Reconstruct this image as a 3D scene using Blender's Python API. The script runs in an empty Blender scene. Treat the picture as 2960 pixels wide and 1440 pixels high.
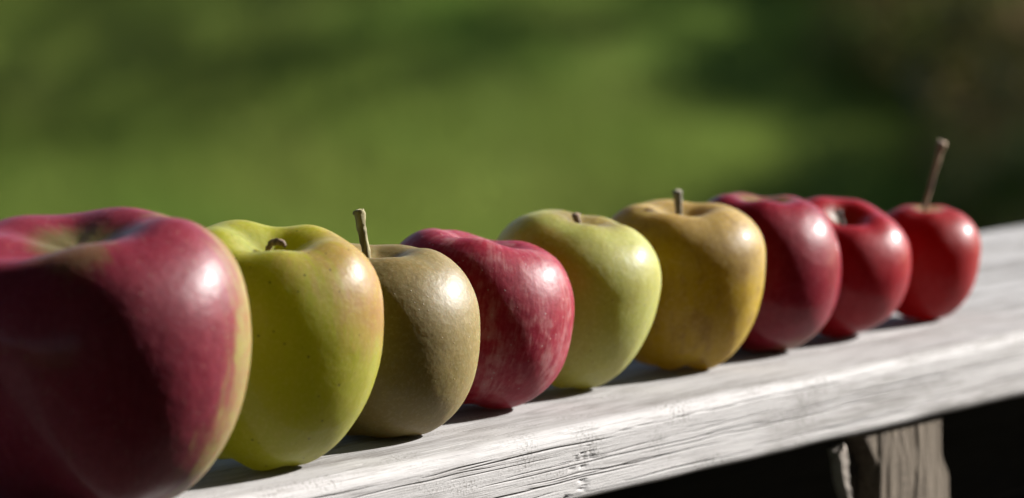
import bpy, bmesh, math, random
import numpy as np
from mathutils import Vector, noise as mnoise

C = bpy.context.scene
COL = C.collection
R = math.radians
rng = np.random.default_rng(7)
random.seed(7)

# ---------------------------------------------------------------- camera, sky, sun, exposure
ZR = 2.2                                     # height of the rail's top above the lawn
CAM_H = 0.2407                               # lens above the rail's top
cam = bpy.data.cameras.new('camera')
cam_o = bpy.data.objects.new('camera', cam)
COL.objects.link(cam_o)
cam_o.location = (0, 0, ZR + CAM_H)
cam_o.rotation_euler = (R(90 - 6.886), 0, 0)
cam.lens = 158.1
cam.sensor_width = 36
cam.clip_start = 0.05
cam.clip_end = 2000
cam.dof.use_dof = True
cam.dof.focus_distance = 1.475
cam.dof.aperture_fstop = 9.8
C.camera = cam_o

SUN_AZ, SUN_EL = 65.0, 26.5
world = bpy.data.worlds.new('World')
C.world = world
world.use_nodes = True
wn = world.node_tree
sky = wn.nodes.new('ShaderNodeTexSky')
sky.sky_type = 'NISHITA'
sky.sun_disc = False
sky.sun_elevation = R(SUN_EL)
sky.sun_rotation = R(SUN_AZ)
wn.links.new(sky.outputs[0], wn.nodes['Background'].inputs[0])
wn.nodes['Background'].inputs[1].default_value = 0.05

sun = bpy.data.lights.new('sun', 'SUN')
sun.energy = 5.0
sun.angle = R(0.53)
sun.color = (1.0, 0.97, 0.93)
sun_o = bpy.data.objects.new('sun', sun)
COL.objects.link(sun_o)
sdir = Vector((math.sin(R(SUN_AZ)) * math.cos(R(SUN_EL)), math.cos(R(SUN_AZ)) * math.cos(R(SUN_EL)), math.sin(R(SUN_EL))))
sun_o.rotation_euler = (-sdir).to_track_quat('-Z', 'Y').to_euler()
sun_o.location = (20, 15, 20)

vs = C.view_settings
vs.view_transform = 'Standard'
vs.look = 'None'
vs.gamma = 1
vs.use_curve_mapping = False
vs.exposure = 1.7
C.cycles.use_denoising = True
C.cycles.max_bounces = 10
C.cycles.diffuse_bounces = 5

# ---------------------------------------------------------------- helpers
def tag(o, label=None, cat=None, group=None, kind=None):
    if label: o['label'] = label
    if cat: o['category'] = cat
    if group: o['group'] = group
    if kind: o['kind'] = kind
    return o

def empty(name, loc=(0, 0, 0), rz=0):
    o = bpy.data.objects.new(name, None)
    COL.objects.link(o)
    o.location = loc
    o.rotation_euler = (0, 0, rz)
    o.empty_display_size = 0.02
    return o

def mesh_obj(name, verts, faces, mat, parent=None, smooth=True):
    me = bpy.data.meshes.new(name)
    me.from_pydata([tuple(v) for v in verts], [], [tuple(f) for f in faces])
    me.update()
    if smooth:
        me.polygons.foreach_set('use_smooth', [True] * len(me.polygons))
    me.materials.append(mat)
    o = bpy.data.objects.new(name, me)
    COL.objects.link(o)
    if parent: o.parent = parent
    return o

def grid_faces(nu, nv, close_u=False, close_v=False):
    """faces of a grid stored row-major: index = v * nu + u"""
    u = np.arange(nu if close_u else nu - 1)
    v = np.arange(nv if close_v else nv - 1)
    U, V = np.meshgrid(u, v)
    U2, V2 = (U + 1) % nu, (V + 1) % nv
    return np.stack([V * nu + U, V * nu + U2, V2 * nu + U2, V2 * nu + U], -1).reshape(-1, 4).tolist()

def vnoise(x, y, seed, n=256):
    """smooth value noise, -1..1"""
    g = np.random.default_rng(seed).uniform(-1, 1, (n, n))
    xi, yi = np.floor(x).astype(int), np.floor(y).astype(int)
    fx, fy = x - xi, y - yi
    fx, fy = fx * fx * (3 - 2 * fx), fy * fy * (3 - 2 * fy)
    a, b = g[xi % n, yi % n], g[(xi + 1) % n, yi % n]
    c, d = g[xi % n, (yi + 1) % n], g[(xi + 1) % n, (yi + 1) % n]
    return (a * (1 - fx) + b * fx) * (1 - fy) + (c * (1 - fx) + d * fx) * fy

class NT:
    """small wrapper for building node materials"""
    def __init__(self, name):
        self.m = bpy.data.materials.new(name)
        self.m.use_nodes = True
        self.t = self.m.node_tree
        self.b = self.t.nodes['Principled BSDF']
    def n(self, kind, **kw):
        nd = self.t.nodes.new(kind)
        for k, v in kw.items(): setattr(nd, k, v)
        return nd
    def put(self, sock, v):
        if hasattr(v, 'is_output') or hasattr(v, 'links'): self.t.links.new(v, sock)
        elif isinstance(v, (tuple, list)):
            sock.default_value = (*v, 1) if len(v) == 3 and sock.type == 'RGBA' else v
        else: sock.default_value = v
    def math(self, op, a, b=0.0, clamp=False):
        nd = self.n('ShaderNodeMath', operation=op, use_clamp=clamp)
        self.put(nd.inputs[0], a); self.put(nd.inputs[1], b)
        return nd.outputs[0]
    def vmath(self, op, a, b=None):
        nd = self.n('ShaderNodeVectorMath', operation=op)
        self.put(nd.inputs[0], a)
        if b is not None: self.put(nd.inputs[1], b)
        return nd.outputs['Value'] if op in ('DOT_PRODUCT', 'LENGTH', 'DISTANCE') else nd.outputs[0]
    def step(self, v, e0, e1, t0=0.0, t1=1.0):
        nd = self.n('ShaderNodeMapRange', interpolation_type='SMOOTHSTEP')
        self.put(nd.inputs[0], v)
        for i, x in enumerate((e0, e1, t0, t1)): nd.inputs[i + 1].default_value = x
        return nd.outputs[0]
    def mix(self, f, a, b, mode='MIX'):
        nd = self.n('ShaderNodeMix', data_type='RGBA', blend_type=mode)
        self.put(nd.inputs[0], f); self.put(nd.inputs[6], a); self.put(nd.inputs[7], b)
        return nd.outputs[2]
    def noise(self, vec, scale, detail=3, rough=0.55, dist=0.0):
        nd = self.n('ShaderNodeTexNoise')
        self.put(nd.inputs['Vector'], vec)
        nd.inputs['Scale'].default_value = scale
        nd.inputs['Detail'].default_value = detail
        nd.inputs['Roughness'].default_value = rough
        nd.inputs['Distortion'].default_value = dist
        return nd.outputs[0]
    def voronoi(self, vec, scale, feature='F1'):
        nd = self.n('ShaderNodeTexVoronoi', feature=feature)
        self.put(nd.inputs['Vector'], vec)
        nd.inputs['Scale'].default_value = scale
        return nd.outputs['Distance']
    def coord(self, which='Object'):
        return self.n('ShaderNodeTexCoord').outputs[which]
    def bump(self, h, dist, strength=1.0, prev=None):
        nd = self.n('ShaderNodeBump')
        nd.inputs['Strength'].default_value = strength
        nd.inputs['Distance'].default_value = dist
        self.put(nd.inputs['Height'], h)
        if prev is not None: self.t.links.new(prev, nd.inputs['Normal'])
        return nd.outputs[0]
    def out(self, **kw):
        for k, v in kw.items(): self.put(self.b.inputs[k.replace('_', ' ')], v)
        return self.m

# ---------------------------------------------------------------- materials of the setting
def wood_mat(name, light, dark, stain, stain_amt=0.3, along=(1, 0, 0), fib=1.0, rough=0.75, spec=0.15):
    m = NT(name)
    co = m.coord()
    st = [14.0 if a == 0 else 0.9 for a in along]
    v = m.vmath('MULTIPLY', co, tuple(st))
    v2 = m.vmath('MULTIPLY', co, tuple(10 * s if s > 1 else 6 * s for s in st))
    wide = m.noise(v, 5, 4, 0.6, 0.4)
    fine = m.noise(v2, 9, 4, 0.65)
    spots = m.noise(m.vmath('MULTIPLY', co, tuple(1.6 if s > 1 else 0.5 for s in st)), 22, 4, 0.6)
    speck = m.noise(co, 900, 3, 0.65)
    hair = m.noise(m.vmath('MULTIPLY', co, tuple(150 * s if s > 1 else 22 * s for s in st)), 1.6, 3, 0.7)
    patch = m.noise(m.vmath('MULTIPLY', co, tuple(2.2 if s > 1 else 1.0 for s in st)), 26, 3, 0.6)
    f = m.math('ADD', m.math('MULTIPLY', wide, 0.6), m.math('MULTIPLY', fine, 0.4))
    c = m.mix(m.step(f, 0.36, 0.54), dark, light)
    c = m.mix(m.math('MULTIPLY', m.step(spots, 0.55, 0.75), stain_amt), c, stain)
    c = m.mix(m.math('MULTIPLY', m.math('MULTIPLY', m.step(speck, 0.5, 0.62), m.step(patch, 0.48, 0.64)), 0.85), c, dark)
    c = m.mix(m.math('MULTIPLY', m.step(hair, 0.56, 0.66), 0.55), c, tuple(x * 0.75 for x in dark))
    h = m.math('ADD', m.math('MULTIPLY', fine, 0.8), m.math('ADD', m.math('MULTIPLY', speck, 0.35), m.math('MULTIPLY', hair, -0.5)))
    nrm = m.bump(h, 0.0006 * fib, 0.6)
    return m.out(Base_Color=c, Roughness=rough, Normal=nrm, Specular_IOR_Level=spec)

M_RAIL = wood_mat('weathered_wood', (0.308, 0.299, 0.297), (0.120, 0.111, 0.104), (0.120, 0.112, 0.104), 0.5, rough=0.68, spec=0.15)
M_POST = wood_mat('rotten_post_wood', (0.105, 0.085, 0.064), (0.030, 0.022, 0.016), (0.11, 0.08, 0.055), 0.4, (0, 0, 1), 1.4, 0.85)
M_SPLIT = wood_mat('fresh_split_wood', (0.26, 0.23, 0.20), (0.15, 0.12, 0.10), (0.22, 0.15, 0.1), 0.4, (0, 0, 1), 1.4, 0.85)
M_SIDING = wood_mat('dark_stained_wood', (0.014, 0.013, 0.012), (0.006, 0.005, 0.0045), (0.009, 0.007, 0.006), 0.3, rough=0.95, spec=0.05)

def lawn_mat(name, a, b, c3, trans=False):
    m = NT(name)
    co = m.coord()
    n1 = m.noise(co, 0.35, 3, 0.55)
    n2 = m.noise(co, 1.6, 4, 0.6)
    n3 = m.noise(co, 14.0, 3, 0.6)
    c = m.mix(m.step(n1, 0.30, 0.70), a, b)
    c = m.mix(m.math('MULTIPLY', m.step(n2, 0.40, 0.75), 0.4), c, c3)
    c = m.mix(m.math('MULTIPLY', m.step(n3, 0.4, 0.7), 0.25), c, tuple(x * 0.6 for x in a))
    m.out(Base_Color=c, Roughness=0.9, Specular_IOR_Level=0.0)
    if trans:
        tr = m.n('ShaderNodeBsdfTranslucent')
        m.put(tr.inputs[0], c)
        mx = m.n('ShaderNodeMixShader')
        mx.inputs[0].default_value = 0.4
        m.t.links.new(m.b.outputs[0], mx.inputs[1]); m.t.links.new(tr.outputs[0], mx.inputs[2])
        m.t.links.new(mx.outputs[0], m.t.nodes['Material Output'].inputs[0])
    return m.m

M_LAWN = lawn_mat('lawn_soil_and_grass', (0.0723, 0.1247, 0.0269), (0.1331, 0.1673, 0.0359), (0.1590, 0.1590, 0.0468))
M_GRASS = lawn_mat('grass_blades', (0.1086, 0.1773, 0.0322), (0.1734, 0.2128, 0.0432), (0.2024, 0.2016, 0.0576), True)

def leaf_mat(name, a, b):
    m = NT(name)
    n1 = m.noise(m.coord(), 3.0, 3, 0.6)
    c = m.mix(m.step(n1, 0.38, 0.62), a, b)
    m.out(Base_Color=c, Roughness=0.8, Specular_IOR_Level=0.08)
    tr = m.n('ShaderNodeBsdfTranslucent')
    m.put(tr.inputs[0], c)
    mx = m.n('ShaderNodeMixShader')
    mx.inputs[0].default_value = 0.15
    m.t.links.new(m.b.outputs[0], mx.inputs[1]); m.t.links.new(tr.outputs[0], mx.inputs[2])
    m.t.links.new(mx.outputs[0], m.t.nodes['Material Output'].inputs[0])
    return m.m

M_LEAF_BROWN = leaf_mat('brown_leaves', (0.1653, 0.1011, 0.0466), (0.1212, 0.1166, 0.0342))
M_LEAF_DARK = leaf_mat('dark_green_leaves', (0.0812, 0.1114, 0.0292), (0.1392, 0.1215, 0.0454))
M_LEAF_OLIVE = leaf_mat('olive_leaves', (0.1653, 0.1701, 0.0389), (0.2204, 0.1458, 0.0583))
mb = NT('grey_bark')
M_BARK = mb.out(Base_Color=mb.mix(mb.step(mb.noise(mb.coord(), 20, 4), 0.35, 0.65), (0.10, 0.09, 0.075), (0.17, 0.16, 0.14)), Roughness=0.9)

# ---------------------------------------------------------------- setting: lawn rising as a grassy bank
def ground_z(x, y):
    q = -0.5 * x + 0.85 * y - 14.3 + 0.25 * np.sin(x * 0.9 + 1) + 0.12 * np.sin(y * 1.7 + x)
    q = 0.5 * (q + np.sqrt(q * q + 0.6))                 # a soft toe
    return 3.6 * np.tanh(0.42 * q / 3.6)

def axis(lo, hi, step, far):
    f = np.geomspace(1, far, 22) - 1
    return np.concatenate([lo - f[::-1][:-1], np.arange(lo, hi, step), hi + f])
gx = axis(-8, 8, 0.16, 400); gy = axis(2, 32, 0.16, 400)
GX, GY = np.meshgrid(gx, gy)
GZ = ground_z(GX, GY) + 0.03 * vnoise(GX * 0.8 + 50, GY * 0.8 + 50, 5) * (np.abs(GX) < 9) * (GY < 33)
lawn = mesh_obj('lawn', np.stack([GX, GY, GZ], -1).reshape(-1, 3), grid_faces(len(gx), len(gy)), M_LAWN)
tag(lawn, kind='structure')

N = 190000
yy = 14.5 + 9.5 * rng.random(N)
xx = (rng.random(N) - 0.5) * 2 * (0.135 * yy + 0.7)
n_ = N
hh = rng.uniform(0.03, 0.08, n_) * (1 + 0.5 * vnoise(xx * 1.6 + 40, yy * 1.6, 9))
an = rng.uniform(0, 2 * np.pi, n_)
wd = rng.uniform(0.003, 0.006, n_)
ln = rng.normal(0, 0.025, (n_, 2))
zz = ground_z(xx, yy)
v0 = np.stack([xx - np.cos(an) * wd, yy - np.sin(an) * wd, zz - 0.01], 1)
v1 = np.stack([xx + np.cos(an) * wd, yy + np.sin(an) * wd, zz - 0.01], 1)
v2 = np.stack([xx + ln[:, 0], yy + ln[:, 1], zz + hh + 0.015], 1)
gv = np.stack([v0, v1, v2], 1).reshape(-1, 3)
me = bpy.data.meshes.new('grass')
me.vertices.add(len(gv)); me.vertices.foreach_set('co', gv.ravel())
me.loops.add(len(gv)); me.loops.foreach_set('vertex_index', np.arange(len(gv), dtype=np.int32))
me.polygons.add(n_)
me.polygons.foreach_set('loop_start', np.arange(0, 3 * n_, 3, dtype=np.int32))
me.update(calc_edges=True)
me.materials.append(M_GRASS)
grass = bpy.data.objects.new('grass', me)
COL.objects.link(grass)
tag(grass, kind='stuff')

# ---------------------------------------------------------------- shrubs along the right edge of the lawn
def tube(path, radii, nseg=10, cap=True, jit=0.0):
    path = [Vector(p) for p in path]
    verts, faces = [], []
    up = Vector((0.3, 0.9, 0.1))
    for i, p in enumerate(path):
        t = (path[min(i + 1, len(path) - 1)] - path[max(i - 1, 0)]).normalized()
        a = t.cross(up).normalized(); b = t.cross(a).normalized()
        for k in range(nseg):
            an = 2 * math.pi * k / nseg
            verts.append(p + (a * math.cos(an) + b * math.sin(an)) * radii[i] * (1 + jit * mnoise.noise(Vector((an * 1.3, i * 1.7, radii[0] * 9e4)))))
    faces = grid_faces(nseg, len(path), close_u=True)
    if cap:
        faces.append(list(range(nseg))[::-1])
        faces.append([len(verts) - nseg + k for k in range(nseg)])
    return verts, faces

def shrub(name, loc, rad, height, leaves, mat, label, cat, seed, trunk_r=0.03, base=0.15, group=None):
    rg = np.random.default_rng(seed)
    root = empty(name, loc)
    tag(root, label, cat, group)
    V, F = [], []
    tips = []
    for k in range(6):
        a = 2 * math.pi * (k + rg.uniform(-.3, .3)) / 6
        l = rad * rg.uniform(.3, .75)
        p = [(0.02 * math.cos(a), 0.02 * math.sin(a), 0)]
        for j in range(1, 6):
            q = j / 5
            p.append((l * q ** 1.4 * math.cos(a + .4 * q) + rg.normal(0, .02), l * q ** 1.4 * math.sin(a + .4 * q) + rg.normal(0, .02), height * 0.86 * q))
        vv, ff = tube(p, [trunk_r * (1 - .8 * j / 5) for j in range(6)], 7)
        o = len(V); V += vv; F += [[i + o for i in f] for f in ff]
        tips += p[2:]
    mesh_obj('trunk', V, F, M_BARK, root)
    cl = []
    for k in range(46):
        z = rg.uniform(base, 1)
        w = math.sin(math.pi * min(1, (0.12 + 0.80 * z))) ** 0.7
        a = rg.uniform(0, 2 * math.pi); d = rad * w * math.sqrt(rg.uniform(0.05, 1))
        cl.append((d * math.cos(a), d * math.sin(a), height * z))
    cl = np.array(cl)
    idx = rg.integers(0, len(cl), leaves)
    ctr = cl[idx] + rg.normal(0, rad * 0.15, (leaves, 3)) * [1, 1, .8]
    ctr[:, 2] = np.maximum(ctr[:, 2], 0.03)
    u = rg.normal(size=(leaves, 3)); u /= np.linalg.norm(u, axis=1)[:, None]
    w = rg.normal(size=(leaves, 3)); w -= (w * u).sum(1)[:, None] * u; w /= np.linalg.norm(w, axis=1)[:, None]
    s = rg.uniform(.018, .034, leaves)[:, None]
    q = np.stack([ctr - u * s, ctr + w * s * .5, ctr + u * s, ctr - w * s * .5], 1).reshape(-1, 3)
    mesh_obj('crown', q, np.arange(leaves * 4).reshape(-1, 4).tolist(), mat, root, smooth=False)
    return root

SH = 'shrubs growing up the bank'
for i, (sx, sy, sr, sh_, sm, lab) in enumerate([
    (2.05, 17.6, 0.42, 0.62, M_LEAF_DARK, 'lowest blurred dark shrub, just above the far end of the railing'),
    (2.25, 18.7, 0.55, 0.85, M_LEAF_BROWN, 'blurred brown shrub cut by the right edge, beside the long apple stem'),
    (1.80, 19.6, 0.50, 0.75, M_LEAF_OLIVE, 'blurred olive shrub just above the tip of the longest apple stem'),
    (2.30, 20.2, 0.60, 0.95, M_LEAF_DARK, 'blurred dark shrub in the upper right corner'),
    (1.55, 20.9, 0.55, 0.80, M_LEAF_BROWN, 'blurred brown shrub at the top edge where the grass turns dark')]):
    shrub('shrub', (sx, sy, float(ground_z(sx, sy)) - .02), sr, sh_, 2700 if i in (2, 4) else 4600, sm, lab, 'shrub', i + 1, trunk_r=0.02, base=0.03, group=SH)

# two unseen trees added to throw soft shade on the left of the lawn
def shade_tree(loc, label, h, cr, leaves, seed):
    rg = np.random.default_rng(seed)
    root = empty('shade_tree', loc)
    tag(root, label, 'shade_tree')
    V, F = tube([(0, 0, -.05), (.03, .02, .8), (.0, .05, 1.8), (.06, .03, h * .6), (.03, 0, h * .98)], [.10, .085, .075, .05, .012], 10)
    tr = []
    for k in range(14):
        a = k * 2.4; z0 = h * (.36 + .04 * k); l = cr * rg.uniform(.6, .95)
        vv, ff = tube([(.03, .03, z0), (l * .5 * math.cos(a), l * .5 * math.sin(a), z0 + .35), (l * math.cos(a), l * math.sin(a), z0 + .55)], [.035, .02, .006], 6)
        o = len(V); V += vv; F += [[i + o for i in f] for f in ff]
        tr.append((l * math.cos(a), l * math.sin(a), z0 + .55))
    mesh_obj('trunk', V, F, M_BARK, root)
    d = rg.normal(size=(90, 3)); d /= np.linalg.norm(d, axis=1)[:, None]
    cl = d * cr * rg.uniform(.2, 1, 90)[:, None] ** .6 * [1, 1, .85] + [0, 0, h * .66]
    c = cl[rg.integers(0, 90, leaves)] + rg.normal(0, .2, (leaves, 3))
    u = rg.normal(size=(leaves, 3)); u /= np.linalg.norm(u, axis=1)[:, None]
    w = rg.normal(size=(leaves, 3)); w -= (w * u).sum(1)[:, None] * u; w /= np.linalg.norm(w, axis=1)[:, None]
    q = rg.uniform(.03, .055, leaves)[:, None]
    mesh_obj('crown', np.stack([c - u * q, c + w * q * .6, c + u * q, c - w * q * .6], 1).reshape(-1, 3), np.arange(leaves * 4).reshape(-1, 4).tolist(), M_LEAF_OLIVE, root, smooth=False)
    return root
for tx, ty, th_, tc, lab in ((4.0, 21.2, 5.3, 1.15, 'nearer unseen sapling added right of the frame to shade the lawn'), (4.5, 23.2, 5.2, 1.15, 'farther unseen sapling added right of the frame to shade the lawn')):
    shade_tree((tx, ty, float(ground_z(tx, ty))), lab, th_, tc, 1700, int(ty * 10))

shade_hedge = empty('shade_hedge', (3.25, 20.5, 0))  # unseen leaf row added to shade the shrubs and the right of the bank
tag(shade_hedge, 'unseen loose greenery added right of the frame to shade the bank', 'shade_hedge')
rg = np.random.default_rng(77)
nl = 13500
hy = rg.uniform(-5.5, 6.5, nl)
htop = 1.55 + 0.01 * hy + 0.16 * vnoise(hy * 1.3 + 50, hy * 0, 78) + 0.12 * vnoise(hy * 4 + 50, hy * 0, 79)
hz = htop * rg.random(nl) ** 0.6
hx = rg.normal(0, 0.20, nl) * (1.2 - 0.6 * hz)
hc = np.stack([hx, hy, ground_z(hx + 3.25, hy + 20.5) + hz + 0.02], 1)
u = rg.normal(size=(nl, 3)); u /= np.linalg.norm(u, axis=1)[:, None]
w = rg.normal(size=(nl, 3)); w -= (w * u).sum(1)[:, None] * u; w /= np.linalg.norm(w, axis=1)[:, None]
ls = rg.uniform(.03, .055, nl)[:, None]
mesh_obj('foliage', np.stack([hc - u * ls, hc + w * ls * .6, hc + u * ls, hc - w * ls * .6], 1).reshape(-1, 3), np.arange(nl * 4).reshape(-1, 4).tolist(), M_LEAF_DARK, shade_hedge, smooth=False)

# far unseen trees added to close the low sky everywhere but towards the sun
rg = np.random.default_rng(99)
nw = 16000
wa = R(1) * rg.uniform(-150, 22, nw)
wr = rg.uniform(58, 72, nw)
wz = (10 + 3 * vnoise(wa * 12 + 60, wa * 0, 81)) * rg.random(nw) ** 0.85
wc = np.stack([wr * np.sin(wa), wr * np.cos(wa), wz], 1)
u = rg.normal(size=(nw, 3)); u /= np.linalg.norm(u, axis=1)[:, None]
w = rg.normal(size=(nw, 3)); w -= (w * u).sum(1)[:, None] * u; w /= np.linalg.norm(w, axis=1)[:, None]
q = rg.uniform(.5, 1.0, nw)[:, None]
sky_screen = mesh_obj('sky_screen_woods', np.stack([wc - u * q, wc + w * q * .7, wc + u * q, wc - w * q * .7], 1).reshape(-1, 3), np.arange(nw * 4).reshape(-1, 4).tolist(), M_LEAF_DARK, None, smooth=False)
tag(sky_screen, kind='stuff')

# ---------------------------------------------------------------- railing: cap board, siding boards, post
AZ = R(37.1)
RX, RY = 0.1147, 1.61653                      # a point on the front edge of the cap board
RAIL_ROT = R(90) - AZ
rail = empty('deck_railing', (RX, RY, ZR), RAIL_ROT)
tag(rail, 'weathered grey wooden railing with a broad flat cap under the row of apples', 'railing')
W_, T_, RC = 0.188, 0.026, 0.0050

def cap_board():
    xs = np.concatenate([np.linspace(-2.2, -0.40, 60, endpoint=False), np.arange(-0.40, 0.0, 0.0016), np.arange(0.0, 0.52, 0.003), np.linspace(0.52, 2.6, 60)])
    sec = []                                  # (y, z, ny, nz, v) from the back over the top and the front to the bottom
    for y in np.concatenate([np.linspace(W_ - 0.004, 0.05, 90, endpoint=False), np.arange(0.05, RC, -0.0003)]):
        sec.append((y, 0, 0, 1, y - RC + 0.005))
    for k in range(24):
        a = (k + .5) / 24 * math.pi / 2
        sec.append((RC - RC * math.sin(a), -RC + RC * math.cos(a), -math.sin(a), math.cos(a), 0.005 - 0.010 * (k + .5) / 24))
    r2 = 0.0035
    for z in np.arange(-RC, -T_ + r2, -0.00016):
        sec.append((0, z, -1, 0, -0.005 + (z + RC)))
    for k in range(8):
        a = (k + .5) / 8 * math.pi / 2
        sec.append((r2 - r2 * math.cos(a), -T_ + r2 - r2 * math.sin(a), -math.cos(a), -math.sin(a), -0.0245 - 0.005 * k / 8))
    for y in np.linspace(0.006, W_ - 0.006, 12):
        sec.append((y, -T_, 0, -1, -0.03 - y))
    for a in (0.25, 0.75):
        sec.append((W_ - 0.004 + 0.004 * math.sin(a * math.pi / 2), -T_ + 0.004 - 0.004 * math.cos(a * math.pi / 2), math.sin(a * 1.57), -math.cos(a * 1.57), -0.3))
    for z in (-0.018, -0.008, -0.004):
        sec.append((W_, z, 1, 0, -0.4))
    for a in (0.25, 0.75):
        sec.append((W_ - 0.004 + 0.004 * math.cos(a * math.pi / 2), -0.004 + 0.004 * math.sin(a * math.pi / 2), math.cos(a * 1.57), math.sin(a * 1.57), -0.5))
    sec = np.array(sec)
    X, Y = np.meshgrid(xs, sec[:, 0]); Z = np.repeat(sec[:, 1][:, None], len(xs), 1)
    NY = np.repeat(sec[:, 2][:, None], len(xs), 1); NZ = np.repeat(sec[:, 3][:, None], len(xs), 1)
    V = np.repeat(sec[:, 4][:, None], len(xs), 1)
    wob = 0.0012 * vnoise(X * 9, V * 20, 21)                          # grain lines wander
    Vw = V + wob
    d = 0.00003 * vnoise(X * 5, Vw * 900, 1) + 0.00003 * vnoise(X * 12, Vw * 1900, 2)
    d += 0.00002 * vnoise(X * 3 + 7, Vw * 260, 3)
    d += 0.0003 * vnoise(X * 7, V * 40, 4) * np.clip(1 - np.abs(V) / 0.02, 0, 1)      # a worn, uneven edge
    d += 0.0004 * vnoise(X * 40, V * 70, 6) * np.clip((-0.020 - V) / 0.005, 0, 1) * (V > -0.031)
    dep = np.zeros_like(d)
    rg = np.random.default_rng(3)
    cracks = [(-0.197, -0.0185, 0.050, 0.0011, 0.15), (-0.150, -0.0172, 0.034, 0.0010, 0.13), (-0.118, -0.0165, 0.055, 0.0009, 0.12), (-0.030, -0.0135, 0.09, 0.0007, 0.11), (0.045, -0.011, 0.09, 0.0006, .11),
              (-0.176, -0.0062, 0.045, 0.0010, 0.14), (-0.138, -0.0010, 0.028, 0.0009, 0.13), (-0.20, 0.0005, 0.06, 0.0009, .13), (-0.25, 0.004, 0.05, 0.0008, .13), (-0.12, -0.0125, 0.07, 0.0007, 0.11), (-0.055, -0.004, 0.10, 0.0007, .11)]
    for k in range(44): cracks.append((rg.uniform(-.38, .4), rg.uniform(-.024, -.002), rg.uniform(.012, .06), rg.uniform(.0003, .0008), rg.uniform(.07, .12)))
    for k in range(60): cracks.append((rg.uniform(-.38, .45), rg.uniform(0, .18), rg.uniform(.012, .07), rg.uniform(.0003, .0007), rg.uniform(.09, .15)))
    for i, (x0, v0, ln, dp, wm) in enumerate(cracks):
        t = (X - x0) / ln
        path = v0 + 0.00035 * vnoise(X * 60, np.full_like(X, i * 1.0), 31) + 0.0008 * vnoise(X * 12, np.full_like(X, i * 1.0), 32) + 0.004 * (X - x0)
        w = wm * 1e-2 * 0.14 * np.clip(1.2 - np.abs(t), 0, 1) ** .5 + 1e-6
        g = np.exp(-((V - path) / w) ** 2) * np.clip((1 - np.abs(t)) * 3, 0, 1)
        dep = np.maximum(dep, g * dp)
    # the short upright scar with its chips on the front edge
    for (x0, v0, v1, dp, wx) in [(-0.1505, -0.0215, -0.009, 0.0011, .0011), (-0.1465, -0.012, -0.007, 0.0009, .001), (-0.1490, -0.0235, -0.0195, .0009, .001), (-0.157, -0.015, -0.011, .0008, .0012), (-0.160, -0.026, -0.022, .0007, .001), (-0.1545, -0.012, -0.0095, .0008, .0012), (-0.256, 0.009, 0.013, .0006, .0012)]:
        px = x0 + 0.0016 * vnoise(V * 700, np.zeros_like(V), 55)
        g = np.exp(-((X - px) / wx) ** 2) * ((V > v0) & (V < v1)) * np.clip(0.35 + 0.9 * vnoise(V * 1300, X * 0 + 3.3, 56), 0, 1)
        dep = np.maximum(dep, g * dp)
    D = d - dep * 2.0
    P = np.stack([X, Y + NY * D, Z + NZ * D], -1).reshape(-1, 3)
    nx = len(xs)
    F = grid_faces(nx, len(sec), close_v=True)
    F.append([k * nx for k in range(len(sec))])
    F.append([k * nx + nx - 1 for k in range(len(sec))][::-1])
    return mesh_obj('cap_board', P, F, M_RAIL, rail)
cap_board()

def plank(name, x0, x1, y0, y1, z0, z1, mat, parent, seed, bev=0.003, nx=90):
    """a board with eased edges and slight waviness, in the parent's frame"""
    xs = np.linspace(x0, x1, nx)
    sec = []
    for cy, cz, sy, sz in ((y0 + bev, z1 - bev, -1, 1), (y0 + bev, z0 + bev, -1, -1), (y1 - bev, z0 + bev, 1, -1), (y1 - bev, z1 - bev, 1, 1)):
        for k in range(4):
            q = k / 3 if sy * sz < 0 else 1 - k / 3
            a = q * math.pi / 2
            sec.append((cy + sy * bev * math.cos(a), cz + sz * bev * math.sin(a)))
    sec = np.array(sec)
    X, Y = np.meshgrid(xs, sec[:, 0]); Z = np.repeat(sec[:, 1][:, None], nx, 1)
    Y = Y + 0.0008 * vnoise(X * 8, Z * 50, seed); Z = Z + 0.0006 * vnoise(X * 6, Z * 30 + Y * 40, seed + 1)
    F = grid_faces(nx, len(sec), close_v=True)
    F.append([k * nx for k in range(len(sec))]); F.append([k * nx + nx - 1 for k in range(len(sec))][::-1])
    return mesh_obj(name, np.stack([X, Y, Z], -1).reshape(-1, 3), F, mat, parent)

z = -T_ - 0.001
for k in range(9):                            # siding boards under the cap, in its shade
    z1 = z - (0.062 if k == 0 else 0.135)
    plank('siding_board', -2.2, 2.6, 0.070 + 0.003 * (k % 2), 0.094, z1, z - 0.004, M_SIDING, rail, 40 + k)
    z = z1

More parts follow.
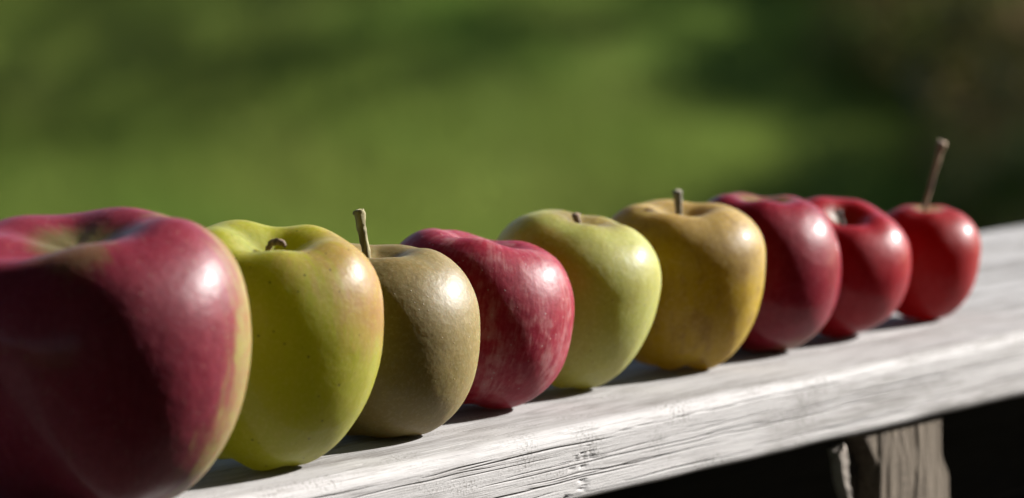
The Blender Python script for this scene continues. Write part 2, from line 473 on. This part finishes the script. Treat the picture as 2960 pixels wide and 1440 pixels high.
def post():
    p = empty('post', (0, 0, 0)); p.parent = rail
    # the split post: an irregular face with grooves and a hollow at its left
    zs = np.concatenate([np.linspace(-T_ - 0.0015, -0.075, 46), np.linspace(-0.08, -1.15, 40)])
    ss = np.concatenate([np.linspace(0.0285, 0.0862, 120)])
    SX, SZ = np.meshgrid(ss, zs)
    q = (SX - 0.0285) / (0.0862 - 0.0285)
    low = np.clip((-0.040 - SZ) / 0.012, 0, 1)
    right = 0.0862 + 0.0056 * low * low * (3 - 2 * low)
    left = 0.0285 + 0.010 * np.clip((-0.028 - SZ) / 0.012, 0, 1) + 0.002 * np.clip((-.045 - SZ) / .03, 0, 1)
    X = left + q * (right - left) + 0.0006 * vnoise(SX * 50, SZ * 60, 71)
    ys = 0.0030 + 0.00020 * vnoise(SX * 420, SZ * 9, 72) + 0.00035 * vnoise(SX * 110 + 4, SZ * 7, 73)
    for gxp, dp, w in ((0.0475, .0009, .0008), (0.0545, .0012, .0008), (0.0655, .005, .0009), (0.0715, .003, .0007), (0.0400, .002, .0010), (0.0795, .0006, .0008)):
        pth = gxp + 0.0012 * vnoise(SZ * 50, np.full_like(SZ, gxp * 900), 74) - 0.02 * (SZ + 0.03) * -1 * 0.5
        ys = ys + dp * np.exp(-((X - pth) / w) ** 2) * np.clip(0.5 + 0.8 * vnoise(SZ * 40, np.full_like(SZ, gxp * 700), 75), 0.15, 1)
    ys = ys + 0.008 * np.clip(1 - q / 0.04, 0, 1) ** 2 + 0.003 * np.clip((q - 0.95) / .05, 0, 1) ** 2
    n1, n2 = len(ss), len(zs)
    front = np.stack([X, ys, SZ], -1)
    back = np.stack([X[:, [0, -1]], np.full((n2, 2), 0.020), SZ[:, [0, -1]]], -1)
    back[:, 0, 0] += 0.024                               # rotted hollow behind the split edge
    ring = np.concatenate([front, back[:, [1]], back[:, [0]]], 1)       # closed section
    m = n1 + 2
    F = grid_faces(m, n2, close_u=True)
    F.append(list(range(m))); F.append([(n2 - 1) * m + k for k in range(m)][::-1])
    mesh_obj('face_board', ring.reshape(-1, 3), F, M_POST, p)
    # the splinter standing off its left side
    zz = np.linspace(0, 1, 40)
    cl, wl, yl = [], [], []
    V, F = [], []
    for t in zz:
        zc = -0.0305 - 0.060 * t
        cx = np.interp(zc, [-0.095, -0.0495, -0.042, -0.036, -0.0305], [0.0235, 0.0208, 0.0192, 0.0170, 0.0152])
        hw = np.interp(zc, [-0.095, -0.0495, -0.042, -0.036, -0.033, -0.0305], [0.0014, 0.0019, 0.0041, 0.0046, 0.0044, 0.0036])
        cx += 0.0006 * math.sin(t * 23)
        jl, jr = 0.0005 * mnoise.noise(Vector((t * 14, 1, 0))), 0.0006 * mnoise.noise(Vector((t * 17, 5, 0)))
        tip = 0.004 * max(0, 1 - t * 9)
        for (px, py, tz) in ((-hw + jl, .0055, tip), (-hw * .45, .0034, tip * .3), (hw * .3 + jr, .0030, -tip * .2), (hw + jr, .0050, -tip * .6), (hw * .5, .0076, 0), (-hw * .6, .0080, 0)):
            V.append((cx + px, py + 0.0004 * mnoise.noise(Vector((t * 20, px * 900, 2))), zc - tz))
    F = grid_faces(6, 40, close_u=True); F.append(list(range(6))); F.append([234 + k for k in range(6)][::-1])
    o = mesh_obj('splinter', V, F, M_SPLIT, p, smooth=False)
    o['label'] = 'pale splinter split from the left side of the post'
    # thin slivers inside the split
    V, F = [], []
    for (x0, x1, zt) in ((0.0335, 0.0305, -0.033), (0.0375, 0.0365, -0.036), (0.030, 0.0335, -0.042)):
        vv, ff = tube([(x0, 0.012, zt), ((x0 + x1) / 2 + .0008, 0.013, zt - .02), (x1, 0.012, zt - .06)], [0.0004, 0.0010, 0.0013], 6)
        o = len(V); V += vv; F += [[i + o for i in f] for f in ff]
    mesh_obj('sliver', V, F, M_POST, p)
post()

M_DECK = wood_mat('deck_floor_wood', (0.06, 0.052, 0.045), (0.04, 0.034, 0.03), (0.05, 0.04, 0.03))
M_SHADE_SHELL = wood_mat('shade_shell_wood', (0.045, 0.04, 0.036), (0.03, 0.027, 0.024), (0.04, 0.03, 0.025))
deck = plank('deck_floor', -5, 5, -3.4, 0.040, -1.22, -1.19, M_DECK, None, 90)
deck.location = (RX, RY, ZR); deck.rotation_euler = (0, 0, RAIL_ROT)
tag(deck, kind='structure')
shade_shell = empty('shade_shell', (RX, RY, ZR), RAIL_ROT)  # unseen dark porch shell added to keep fill light off the apples
tag(shade_shell, 'unseen dark porch shell added around the camera to cut fill light', 'shade_shell')
plank('shade_wall', -5, 5, -3.6, -3.42, -2.2, 1.6, M_SHADE_SHELL, shade_shell, 95)
plank('shade_roof', -5, 1.7, -4.2, 1.35, 1.32, 1.50, M_SHADE_SHELL, shade_shell, 97)

# ---------------------------------------------------------------- apples
def skin(name, ground, blush, bdir, e0, e1, streak=0.5, blotch=0.5, cavity=None, cav_z=0.0, cav_r=0.012, patches=(), dots=None,
         mottle=None, rough=0.38, coat=0.25, coat_rough=0.14, bump=0.00012, lump=0.0, sss=0.7, sss_s=0.008, lumps=0.0005, Rm=0.035, sheen=0.0, spec=0.12, tone=0.45, iso=False, tonec=None, freck=0.28, glow=None, glow_w=0.0, sss_c=(1.0, 0.45, 0.25)):
    m = NT(name)
    co = m.coord()
    nrm = m.vmath('NORMALIZE', co)
    sep = m.n('ShaderNodeSeparateXYZ'); m.put(sep.inputs[0], co)
    cmb = m.n('ShaderNodeCombineXYZ')
    m.put(cmb.inputs[0], sep.outputs[0]); m.put(cmb.inputs[1], sep.outputs[1])
    rad = m.vmath('LENGTH', cmb.outputs[0])
    ring = m.vmath('NORMALIZE', cmb.outputs[0])
    cm2 = m.n('ShaderNodeCombineXYZ')
    sp2 = m.n('ShaderNodeSeparateXYZ'); m.put(sp2.inputs[0], ring)
    m.put(cm2.inputs[0], sp2.outputs[0]); m.put(cm2.inputs[1], sp2.outputs[1])
    m.put(cm2.inputs[2], m.math('MULTIPLY', sep.outputs[2], 0.55 / Rm * 0.35))
    sv = cm2.outputs[0]                        # runs along the meridians
    s1 = m.noise(sv, 9, 4, 0.65)
    s2 = m.noise(sv, 34, 4, 0.65)
    n1 = m.noise(co, 55, 4, 0.6)
    n2 = m.noise(co, 260, 3, 0.6)
    st = m.math('ADD', m.math('MULTIPLY', m.math('SUBTRACT', s1, 0.5), 1.2), m.math('MULTIPLY', m.math('SUBTRACT', s2, 0.5), 0.8))
    d = m.vmath('DOT_PRODUCT', nrm, tuple(Vector(bdir).normalized()))
    d = m.math('ADD', d, m.math('MULTIPLY', st, streak))
    d = m.math('ADD', d, m.math('MULTIPLY', m.math('SUBTRACT', n1, 0.5), blotch))
    c = m.mix(m.step(d, e0, e1), ground, blush)
    # tone variation inside the skin colour
    c = m.mix(m.math('MULTIPLY', m.step(m.math('ADD', m.math('MULTIPLY', n1 if iso else s2, .6), m.math('MULTIPLY', n2, .4)), 0.40, 0.62), tone), c, tonec or tuple(min(1, x * 1.6 + 0.01) for x in blush))
    if mottle:
        mc, ms, m0, m1, ma = mottle
        mm = m.math('ADD', m.math('MULTIPLY', m.noise(co, ms, 5, 0.65), 0.5), m.math('MULTIPLY', m.math('ADD', m.math('MULTIPLY', s1, .6), m.math('MULTIPLY', s2, .4)), 0.5))
        c = m.mix(m.math('MULTIPLY', m.step(mm, m0, m1), ma), c, mc)
    for (pd, p0, p1, pc, pa) in patches:
        pp = m.vmath('DOT_PRODUCT', nrm, tuple(Vector(pd).normalized()))
        pp = m.math('ADD', pp, m.math('MULTIPLY', m.math('SUBTRACT', n1, .5), 0.35))
        pp = m.math('ADD', pp, m.math('MULTIPLY', st, 0.12))
        c = m.mix(m.math('MULTIPLY', m.step(pp, p0, p1), pa), c, pc)
    if cavity:
        top = m.math('GREATER_THAN', sep.outputs[2], cav_z)
        rr = m.math('ADD', rad, m.math('MULTIPLY', st, cav_r * 0.45))
        c = m.mix(m.math('MULTIPLY', m.step(rr, cav_r, cav_r * 0.45), top), c, cavity)
    n3 = m.noise(co, 750, 3, 0.65)                 # fine freckling of the skin
    c = m.mix(m.math('MULTIPLY', m.step(n3, 0.48, 0.66), freck), c, tuple(min(1, x * 1.35 + 0.045) for x in (tonec or blush)))
    h = m.math('ADD', m.math('MULTIPLY', n2, 0.5), m.math('MULTIPLY', n3, 0.25))
    if dots:
        dc, dsc, dr, da, dh = dots
        jit = m.vmath('ADD', co, m.vmath('MULTIPLY', co, (0.0, 0.0, 0.0)))
        dv = m.voronoi(jit, dsc)
        sel = m.step(m.noise(co, 90, 1), 0.25, 0.42)
        dm = m.math('MULTIPLY', m.step(dv, dr, dr * 0.45), sel)
        c = m.mix(m.math('MULTIPLY', dm, da), c, dc)
        h = m.math('ADD', h, m.math('MULTIPLY', dm, dh))
    nn = m.bump(h, bump, 0.7)
    nn = m.bump(m.noise(co, 170, 3, 0.55), max(lump, lumps), 0.6, nn)
    rg = m.math('ADD', rough - 0.06, m.math('MULTIPLY', n1, 0.12))
    m.out(Base_Color=c, Roughness=rg, Normal=nn, Coat_Weight=coat, Coat_Roughness=coat_rough, Subsurface_Weight=sss, Subsurface_Scale=sss_s, Specular_IOR_Level=spec)
    m.b.inputs['Subsurface Radius'].default_value = sss_c
    if glow:                                   # light that passes through the flesh and leaves on the shaded side
        tr = m.n('ShaderNodeBsdfTranslucent')
        m.put(tr.inputs[0], glow)
        mx = m.n('ShaderNodeMixShader')
        m.put(mx.inputs[0], m.math('MULTIPLY', m.math('SUBTRACT', 1.0, m.math('MULTIPLY', dm, 0.8)), glow_w) if dots else glow_w)
        m.t.links.new(m.b.outputs[0], mx.inputs[1]); m.t.links.new(tr.outputs[0], mx.inputs[2])
        m.t.links.new(mx.outputs[0], m.t.nodes['Material Output'].inputs[0])
    if sheen:
        m.b.inputs['Sheen Weight'].default_value = sheen
        m.b.inputs['Sheen Roughness'].default_value = 0.4
    return m.m

bk = NT('stem_bark')
bn = bk.noise(bk.vmath('MULTIPLY', bk.coord(), (1, 1, 0.4)), 500, 4, 0.65)
def stem_mat(name, a, b):
    k = NT(name)
    n1 = k.noise(k.vmath('MULTIPLY', k.coord(), (1, 1, 0.35)), 480, 4, 0.65)
    return k.out(Base_Color=k.mix(k.step(n1, 0.36, 0.62), a, b), Roughness=0.8, Normal=k.bump(n1, 0.0004, 0.8))
M_STEM_MOSS = stem_mat('stem_green_brown', (0.085, 0.065, 0.022), (0.18, 0.155, 0.065))
M_STEM_BROWN = stem_mat('stem_brown', (0.055, 0.035, 0.022), (0.16, 0.10, 0.06))
M_STEM_DARK = stem_mat('stem_dark_brown', (0.018, 0.012, 0.009), (0.05, 0.032, 0.02))
M_STEM_GREY = stem_mat('stem_grey_brown', (0.06, 0.05, 0.03), (0.14, 0.12, 0.08))
M_STEM_PALE = stem_mat('stem_red_brown', (0.075, 0.042, 0.030), (0.24, 0.165, 0.095))

NTH, NPH = 144, 110
def apple_mesh(q, cav, lob, lph, dents, seed):
    Rr, ht, hb, nt, nb = q
    dt, wt, db, wb = [c * Rr for c in cav]
    ph = np.linspace(-math.pi / 2, math.pi / 2, NPH)
    # more rows near the poles, where the cavities are
    ph = math.pi / 2 * np.sign(ph) * (1 - (1 - np.abs(ph) / (math.pi / 2)) ** 1.35)
    th = np.linspace(0, 2 * math.pi, NTH, endpoint=False)
    c, s = np.cos(ph), np.sin(ph)
    TH, PH = np.meshgrid(th, ph)
    SS = np.sin(PH)
    nn = np.where(SS > 0, nt, nb)
    nn = nn * np.cos(TH) ** 2 + np.minimum(nn, 2.08) * np.sin(TH) ** 2
    RR = np.maximum(Rr * np.abs(np.cos(PH)) ** (2 / nn), 1e-5)
    RR[0] = RR[-1] = 1e-5
    Z = np.where(SS > 0, ht, hb) * np.sign(SS) * np.abs(SS) ** (2 / nn)
    Z = Z - np.where(SS > 0, dt * np.exp(-(RR / wt) ** 2), 0) + np.where(SS < 0, db * np.exp(-(RR / wb) ** 2), 0)
    L = lob * (np.cos(5 * TH + lph) + 0.5 * np.cos(3 * TH + lph * 2.3)) * np.abs(SS) ** 1.5 * np.clip(RR / Rr * 2, 0, 1)
    RR = RR * (1 + 0.6 * L); Z = Z * (1 + L)
    P = np.stack([RR * np.cos(TH), RR * np.sin(TH), Z], -1).reshape(-1, 3)
    for i in range(len(P)):
        v = Vector(P[i]) / Rr
        k = 0.014 * mnoise.noise(v * 1.3 + Vector((seed, 0, 0))) + 0.006 * mnoise.noise(v * 3.1 + Vector((0, seed, 0)))
        P[i] *= 1 + k
    for (dd, wd, am) in dents:
        dv = np.array(Vector(dd).normalized())
        N = P / np.linalg.norm(P, axis=1)[:, None]
        g = np.exp(-((1 - N @ dv) / wd))
        P[:, 2] -= am * g
    F = grid_faces(NTH, NPH, close_u=True)
    F.append(list(range(NTH))[::-1]); F.append([(NPH - 1) * NTH + k for k in range(NTH)])
    return P, F

def apple(label, q, cav, mat, lob=0.02, lph=0.0, dents=(), seed=1.0, stem=None, stem_m=None, stem_r=None, stem_label=None):
    Rr, ht, hb, nt, nb, roll, pitch, x, y = q
    P, F = apple_mesh(q[:5], cav, lob, lph, dents, seed)
    cr, sr = math.cos(roll), math.sin(roll); cq, sq = math.cos(pitch), math.sin(pitch)
    Rx = np.array([[1, 0, 0], [0, cq, -sq], [0, sq, cq]]); Ry = np.array([[cr, 0, sr], [0, 1, 0], [-sr, 0, cr]])
    lift = -(P @ (Ry @ Rx).T)[:, 2].min()
    o = empty('apple', (x, y, ZR + 0.0001))
    tag(o, label, 'apple', 'apples in a row on the railing')
    from mathutils import Matrix
    body = mesh_obj('body', P, F, mat, o)
    rot = Matrix([list(r_) for r_ in (Ry @ Rx)])
    body.matrix_local = Matrix.Translation((0, 0, lift)) @ rot.to_4x4()
    if stem:
        pts, rad = [], []
        for k in range(len(stem) - 1):              # finer steps with small kinks
            for f in (0, .33, .66):
                p = Vector(stem[k]).lerp(Vector(stem[k + 1]), f)
                pts.append(p + Vector((mnoise.noise(p * 700), mnoise.noise(p * 700 + Vector((9, 0, 0))), 0)) * 0.00035)
                rad.append(stem_r[k] * (1 - f) + stem_r[k + 1] * f)
        pts.append(Vector(stem[-1])); rad.append(stem_r[-1])
        V, Fs = tube(pts, rad, 14, jit=0.28)
        for k in range(14): V[-14 + k] = V[-14 + k] + Vector((0, 0, 0.0007 * mnoise.noise(Vector((k * 2.3, seed, 0)))))
        st = mesh_obj('stem', V, Fs, stem_m, o)
        st.matrix_local = Matrix.Translation((0, 0, lift)) @ rot.to_4x4()
        if stem_label: st['label'] = stem_label
    return o

mm = 0.001
# 1: big dark red apple, cut by the left edge of the picture
sk1 = skin('red_streaked_skin', (0.1739, 0.1591, 0.0481), (0.1080, 0.0090, 0.0185), (-0.75, -0.60, 0.30), -0.62, -0.30, 0.55, 0.35,
           cavity=(0.080, 0.068, 0.024), cav_z=0.0, cav_r=0.019, patches=(((0.05, -0.55, 0.8), 0.90, 1.02, (0.1184, 0.0962, 0.0370), 0.6),),
           dots=((0.2368, 0.1850, 0.1332), 380, 0.15, 0.5, 0.5), rough=0.45, coat=0.10, coat_rough=0.12, glow=(0.45, 0.05, 0.05), glow_w=0.08, Rm=0.05, tone=0.45)
apple('big dark red apple cut off by the left edge of the picture', [0.04981, 0.04045, 0.05781, 2.39115, 1.98862, -0.05368, 0.09462, -0.12810, 1.33607],
      (0.30, 0.45, 0.14, 0.35), sk1, 0.035, 0.6, (((-0.45, -0.42, 0.85), 0.03, 0.0050),), 1.7)
# 2: yellow green
sk2 = skin('yellow_green_skin', (0.180, 0.188, 0.0190), (0.2072, 0.0962, 0.0518), (0.85, -0.05, 0.60), 0.62, 1.02, 0.35, 0.5,
           patches=(((0.35, -0.45, 0.80), 0.90, 1.05, (0.1924, 0.0962, 0.0592), 0.6), ((0, 0, 1), 0.86, 1.1, (0.1258, 0.1406, 0.0370), .6)),
           dots=((0.0333, 0.0259, 0.0089), 210, 0.12, 0.75, -0.3), rough=0.42, coat=0.16, coat_rough=0.11, tonec=(0.225, 0.185, 0.042), glow=(0.82, 0.78, 0.03), glow_w=0.20, Rm=0.035, sss=1.0, sss_s=0.014, sss_c=(1.0, 0.8, 0.2))
apple('yellow green apple with a pink blushed shoulder and a dried stem stub', [0.03634, 0.03509, 0.04601, 2.72511, 2.14407, 0.10858, 0.14733, -0.07735, 1.41387],
      (0.31, 0.34, 0.12, 0.35), sk2, 0.03, 1.2, (((-0.30, -0.25, 0.9), 0.02, 0.002),), 2.3,
      [(-2.2 * mm, 1 * mm, 21 * mm), (-2.6 * mm, .6 * mm, 25.8 * mm), (-1.9 * mm, -.2 * mm, 28.2 * mm), (.1 * mm, -1.2 * mm, 29.3 * mm), (1.9 * mm, -2.0 * mm, 29.2 * mm), (2.9 * mm, -2.3 * mm, 28.4 * mm)], M_STEM_BROWN, [.9 * mm, .9 * mm, 1.0 * mm, 1.2 * mm, 1.0 * mm, .6 * mm])
# 3: russet
sk3 = skin('brown_russet_skin', (0.150, 0.114, 0.036), (0.134, 0.098, 0.032), (0.2, -0.3, 0.6), -0.2, 0.7, 0.1, 0.8,
           mottle=((0.1480, 0.1184, 0.0629), 420, 0.48, 0.66, 0.55), dots=((0.23, 0.19, 0.11), 330, 0.11, 0.55, 0.4), patches=(((0.5, -.3, .8), 0.93, 1.05, (0.1554, 0.1332, 0.0814), 0.5),),
           rough=0.50, coat=0.03, coat_rough=0.25, bump=0.00025, glow=(0.6, 0.45, 0.10), glow_w=0.10, Rm=0.034, iso=True, tonec=(0.172, 0.132, 0.050), spec=0.2)
apple('dull brown russet apple with a thick mossy stem', [0.03362, 0.03186, 0.03470, 2.40941, 2.33433, 0.02469, 0.03871, -0.04425, 1.47672],
      (0.22, 0.32, 0.10, 0.30), sk3, 0.015, 0.3, (), 3.9,
      [(-3.6 * mm, 0, 23 * mm), (-4.8 * mm, 0, 28 * mm), (-5.8 * mm, 0, 33 * mm), (-6.4 * mm, .2 * mm, 36.5 * mm), (-7.2 * mm, .2 * mm, 40.2 * mm), (-7.5 * mm, .2 * mm, 41.6 * mm)], M_STEM_MOSS, [1.4 * mm, 1.4 * mm, 1.45 * mm, 1.55 * mm, 1.9 * mm, 1.95 * mm])
# 4: pink red with a pale bloom
sk4 = skin('rosy_mottled_skin', (0.1850, 0.1258, 0.0814), (0.150, 0.0085, 0.0200), (-0.3, -0.6, 0.2), -1.3, -0.9, 0.5, 0.4,
           mottle=((0.2960, 0.1480, 0.1480), 120, 0.46, 0.64, 0.75), dots=((0.3108, 0.1998, 0.1850), 300, 0.13, 0.75, 0.5), rough=0.45, coat=0.08, coat_rough=0.15, glow=(0.75, 0.06, 0.07), glow_w=0.14, Rm=0.033, tone=0.5)
apple('rosy red apple with pale bloom and one high shoulder, between russet and greenish apples', [0.03461, 0.03348, 0.03184, 2.28487, 2.32335, 0.16892, -0.06845, -0.01348, 1.53617],
      (0.32, 0.40, 0.10, 0.35), sk4, 0.022, 2.2, (((0.42, -0.15, 0.9), 0.03, 0.0016),), 4.4)
# 5: greenish yellow with a russet crown and orange cheek
sk5 = skin('pale_green_skin', (0.228, 0.240, 0.0740), (0.270, 0.110, 0.0220), (-0.55, -0.82, 0.12), 0.72, 1.0, 0.1, 0.5,
           cavity=(0.1480, 0.1073, 0.0407), cav_z=0.005, cav_r=0.019, mottle=((0.1332, 0.1258, 0.0296), 60, 0.5, 0.68, 0.5),
           dots=((0.0962, 0.0740, 0.0222), 240, 0.10, 0.6, 0.3), rough=0.42, coat=0.10, coat_rough=0.12, lump=0.0006, tonec=(0.290, 0.270, 0.105), glow=(0.90, 0.78, 0.12), glow_w=0.20, Rm=0.03, iso=True, sss=1.0, sss_s=0.014, sss_c=(1.0, 0.8, 0.2))
apple('pale green apple with an orange cheek and a tiny stem stub on a russet crown', [0.03096, 0.02352, 0.04039, 2.38467, 2.19238, 0.19375, 0.03463, 0.02205, 1.57963],
      (0.15, 0.30, 0.10, 0.30), sk5, 0.022, 0.9, (), 5.2,
      [(-1.4 * mm, -1 * mm, 17 * mm), (-3.2 * mm, -2 * mm, 20.5 * mm), (-4.0 * mm, -2.4 * mm, 22.8 * mm)], M_STEM_BROWN, [1.1 * mm, 1.2 * mm, 1.45 * mm])
# 6: tan russet over yellow
sk6 = skin('tan_yellow_skin', (0.245, 0.168, 0.010), (0.235, 0.165, 0.066), (0.45, 0.10, 0.85), -0.05, 0.50, 0.15, 0.8,
           patches=(((0.55, -0.78, 0.1), 0.88, 1.02, (0.0940, 0.0584, 0.0148), 0.5), ((0.30, -0.80, -0.5), 0.92, 1.04, (0.1162, 0.0705, 0.0148), 0.5)),
           mottle=((0.115, 0.070, 0.024), 170, 0.48, 0.63, 0.85), dots=((0.2220, 0.1850, 0.0888), 260, 0.10, 0.5, 0.4), rough=0.48, coat=0.05, coat_rough=0.16, lump=0.0006, tonec=(0.290, 0.205, 0.060), glow=(0.82, 0.56, 0.02), glow_w=0.19, Rm=0.03, iso=True, sss=1.0, sss_s=0.014, sss_c=(1.0, 0.8, 0.2))
apple('tan and yellow apple with brown russet patches and a short grey stem', [0.03049, 0.02170, 0.04244, 2.39393, 2.29904, 0.02693, 0.07167, 0.06191, 1.62757],
      (0.28, 0.36, 0.10, 0.30), sk6, 0.025, 2.9, (), 6.1,
      [(-1 * mm, 0, 12 * mm), (-1.6 * mm, -.4 * mm, 16 * mm), (-2.2 * mm, -.8 * mm, 20.5 * mm), (-2.6 * mm, -.9 * mm, 24.6 * mm)], M_STEM_GREY, [1.2 * mm, 1.3 * mm, 1.5 * mm, 1.8 * mm])
# 7: glossy crimson
sk7 = skin('crimson_skin', (0.1480, 0.0888, 0.0370), (0.118, 0.0028, 0.0100), (-0.1, -0.2, 0.45), -0.80, -0.45, 0.3, 0.3,
           cavity=(0.1480, 0.1110, 0.0370), cav_z=0.0, cav_r=0.014, dots=((0.2516, 0.1110, 0.0888), 240, 0.09, 0.5, 0.3), rough=0.42, coat=0.2, coat_rough=0.12, glow=(0.60, 0.02, 0.03), glow_w=0.12, Rm=0.031)
apple('glossy deep crimson apple, largest of the three red apples at the far end', [0.03069, 0.03263, 0.03102, 2.22488, 2.15713, 0.07221, -0.01088, 0.09270, 1.67557],
      (0.30, 0.36, 0.10, 0.30), sk7, 0.02, 1.9, (), 7.3)
# 8: red, hollow turned to the viewer
sk8 = skin('bright_red_skin', (0.1850, 0.1258, 0.0370), (0.160, 0.0050, 0.0100), (-0.1, -0.2, 0.3), -0.85, -0.5, 0.35, 0.3,
           cavity=(0.085, 0.055, 0.020), cav_z=0.0, cav_r=0.010, dots=((0.2664, 0.1184, 0.0740), 240, 0.09, 0.4, 0.3), rough=0.40, coat=0.16, coat_rough=0.13, glow=(0.80, 0.02, 0.02), glow_w=0.15, Rm=0.028)
apple('red apple with a deep stem hollow, between the crimson apple and the smallest', [0.02816, 0.02513, 0.02759, 2.28820, 2.08491, 0.14122, 0.33357, 0.12494, 1.71519],
      (0.32, 0.31, 0.10, 0.30), sk8, 0.02, 0.4, (), 8.8,
      [(0, 0, 15 * mm), (-1.5 * mm, .5 * mm, 19 * mm), (-2.6 * mm, 1.0 * mm, 20.8 * mm), (-3.0 * mm, 1.2 * mm, 22.0 * mm)], M_STEM_DARK, [.9 * mm, .9 * mm, 1.1 * mm, 1.4 * mm])
# 9: small crab apple
sk9 = skin('small_red_skin', (0.1998, 0.0962, 0.0333), (0.142, 0.0062, 0.0078), (-0.4, -0.5, 0.1), -0.80, -0.30, 0.25, 0.3,
           cavity=(0.1776, 0.1332, 0.0592), cav_z=0.0, cav_r=0.0085, dots=((0.2960, 0.1480, 0.0888), 300, 0.09, 0.3, 0.3), rough=0.46, coat=0.06, coat_rough=0.2, glow=(0.95, 0.03, 0.01), glow_w=0.17, Rm=0.021)
apple('smallest red apple with a long thin stem at the far end of the row', [0.02154, 0.01847, 0.02854, 2.31549, 2.06959, 0.03579, 0.07233, 0.16323, 1.76024],
      (0.12, 0.30, 0.06, 0.30), sk9, 0.015, 1.4, (), 9.6,
      [(-1.6 * mm, 0, 14 * mm), (-1.2 * mm, 0, 18.5 * mm), (.2 * mm, .3 * mm, 25 * mm), (1.8 * mm, .3 * mm, 33 * mm), (3.2 * mm, .2 * mm, 39.5 * mm), (3.9 * mm, .2 * mm, 42.2 * mm), (4.1 * mm, .2 * mm, 43.6 * mm)],
      M_STEM_PALE, [.95 * mm, .95 * mm, .95 * mm, 1.05 * mm, 1.35 * mm, 1.85 * mm, 1.75 * mm])
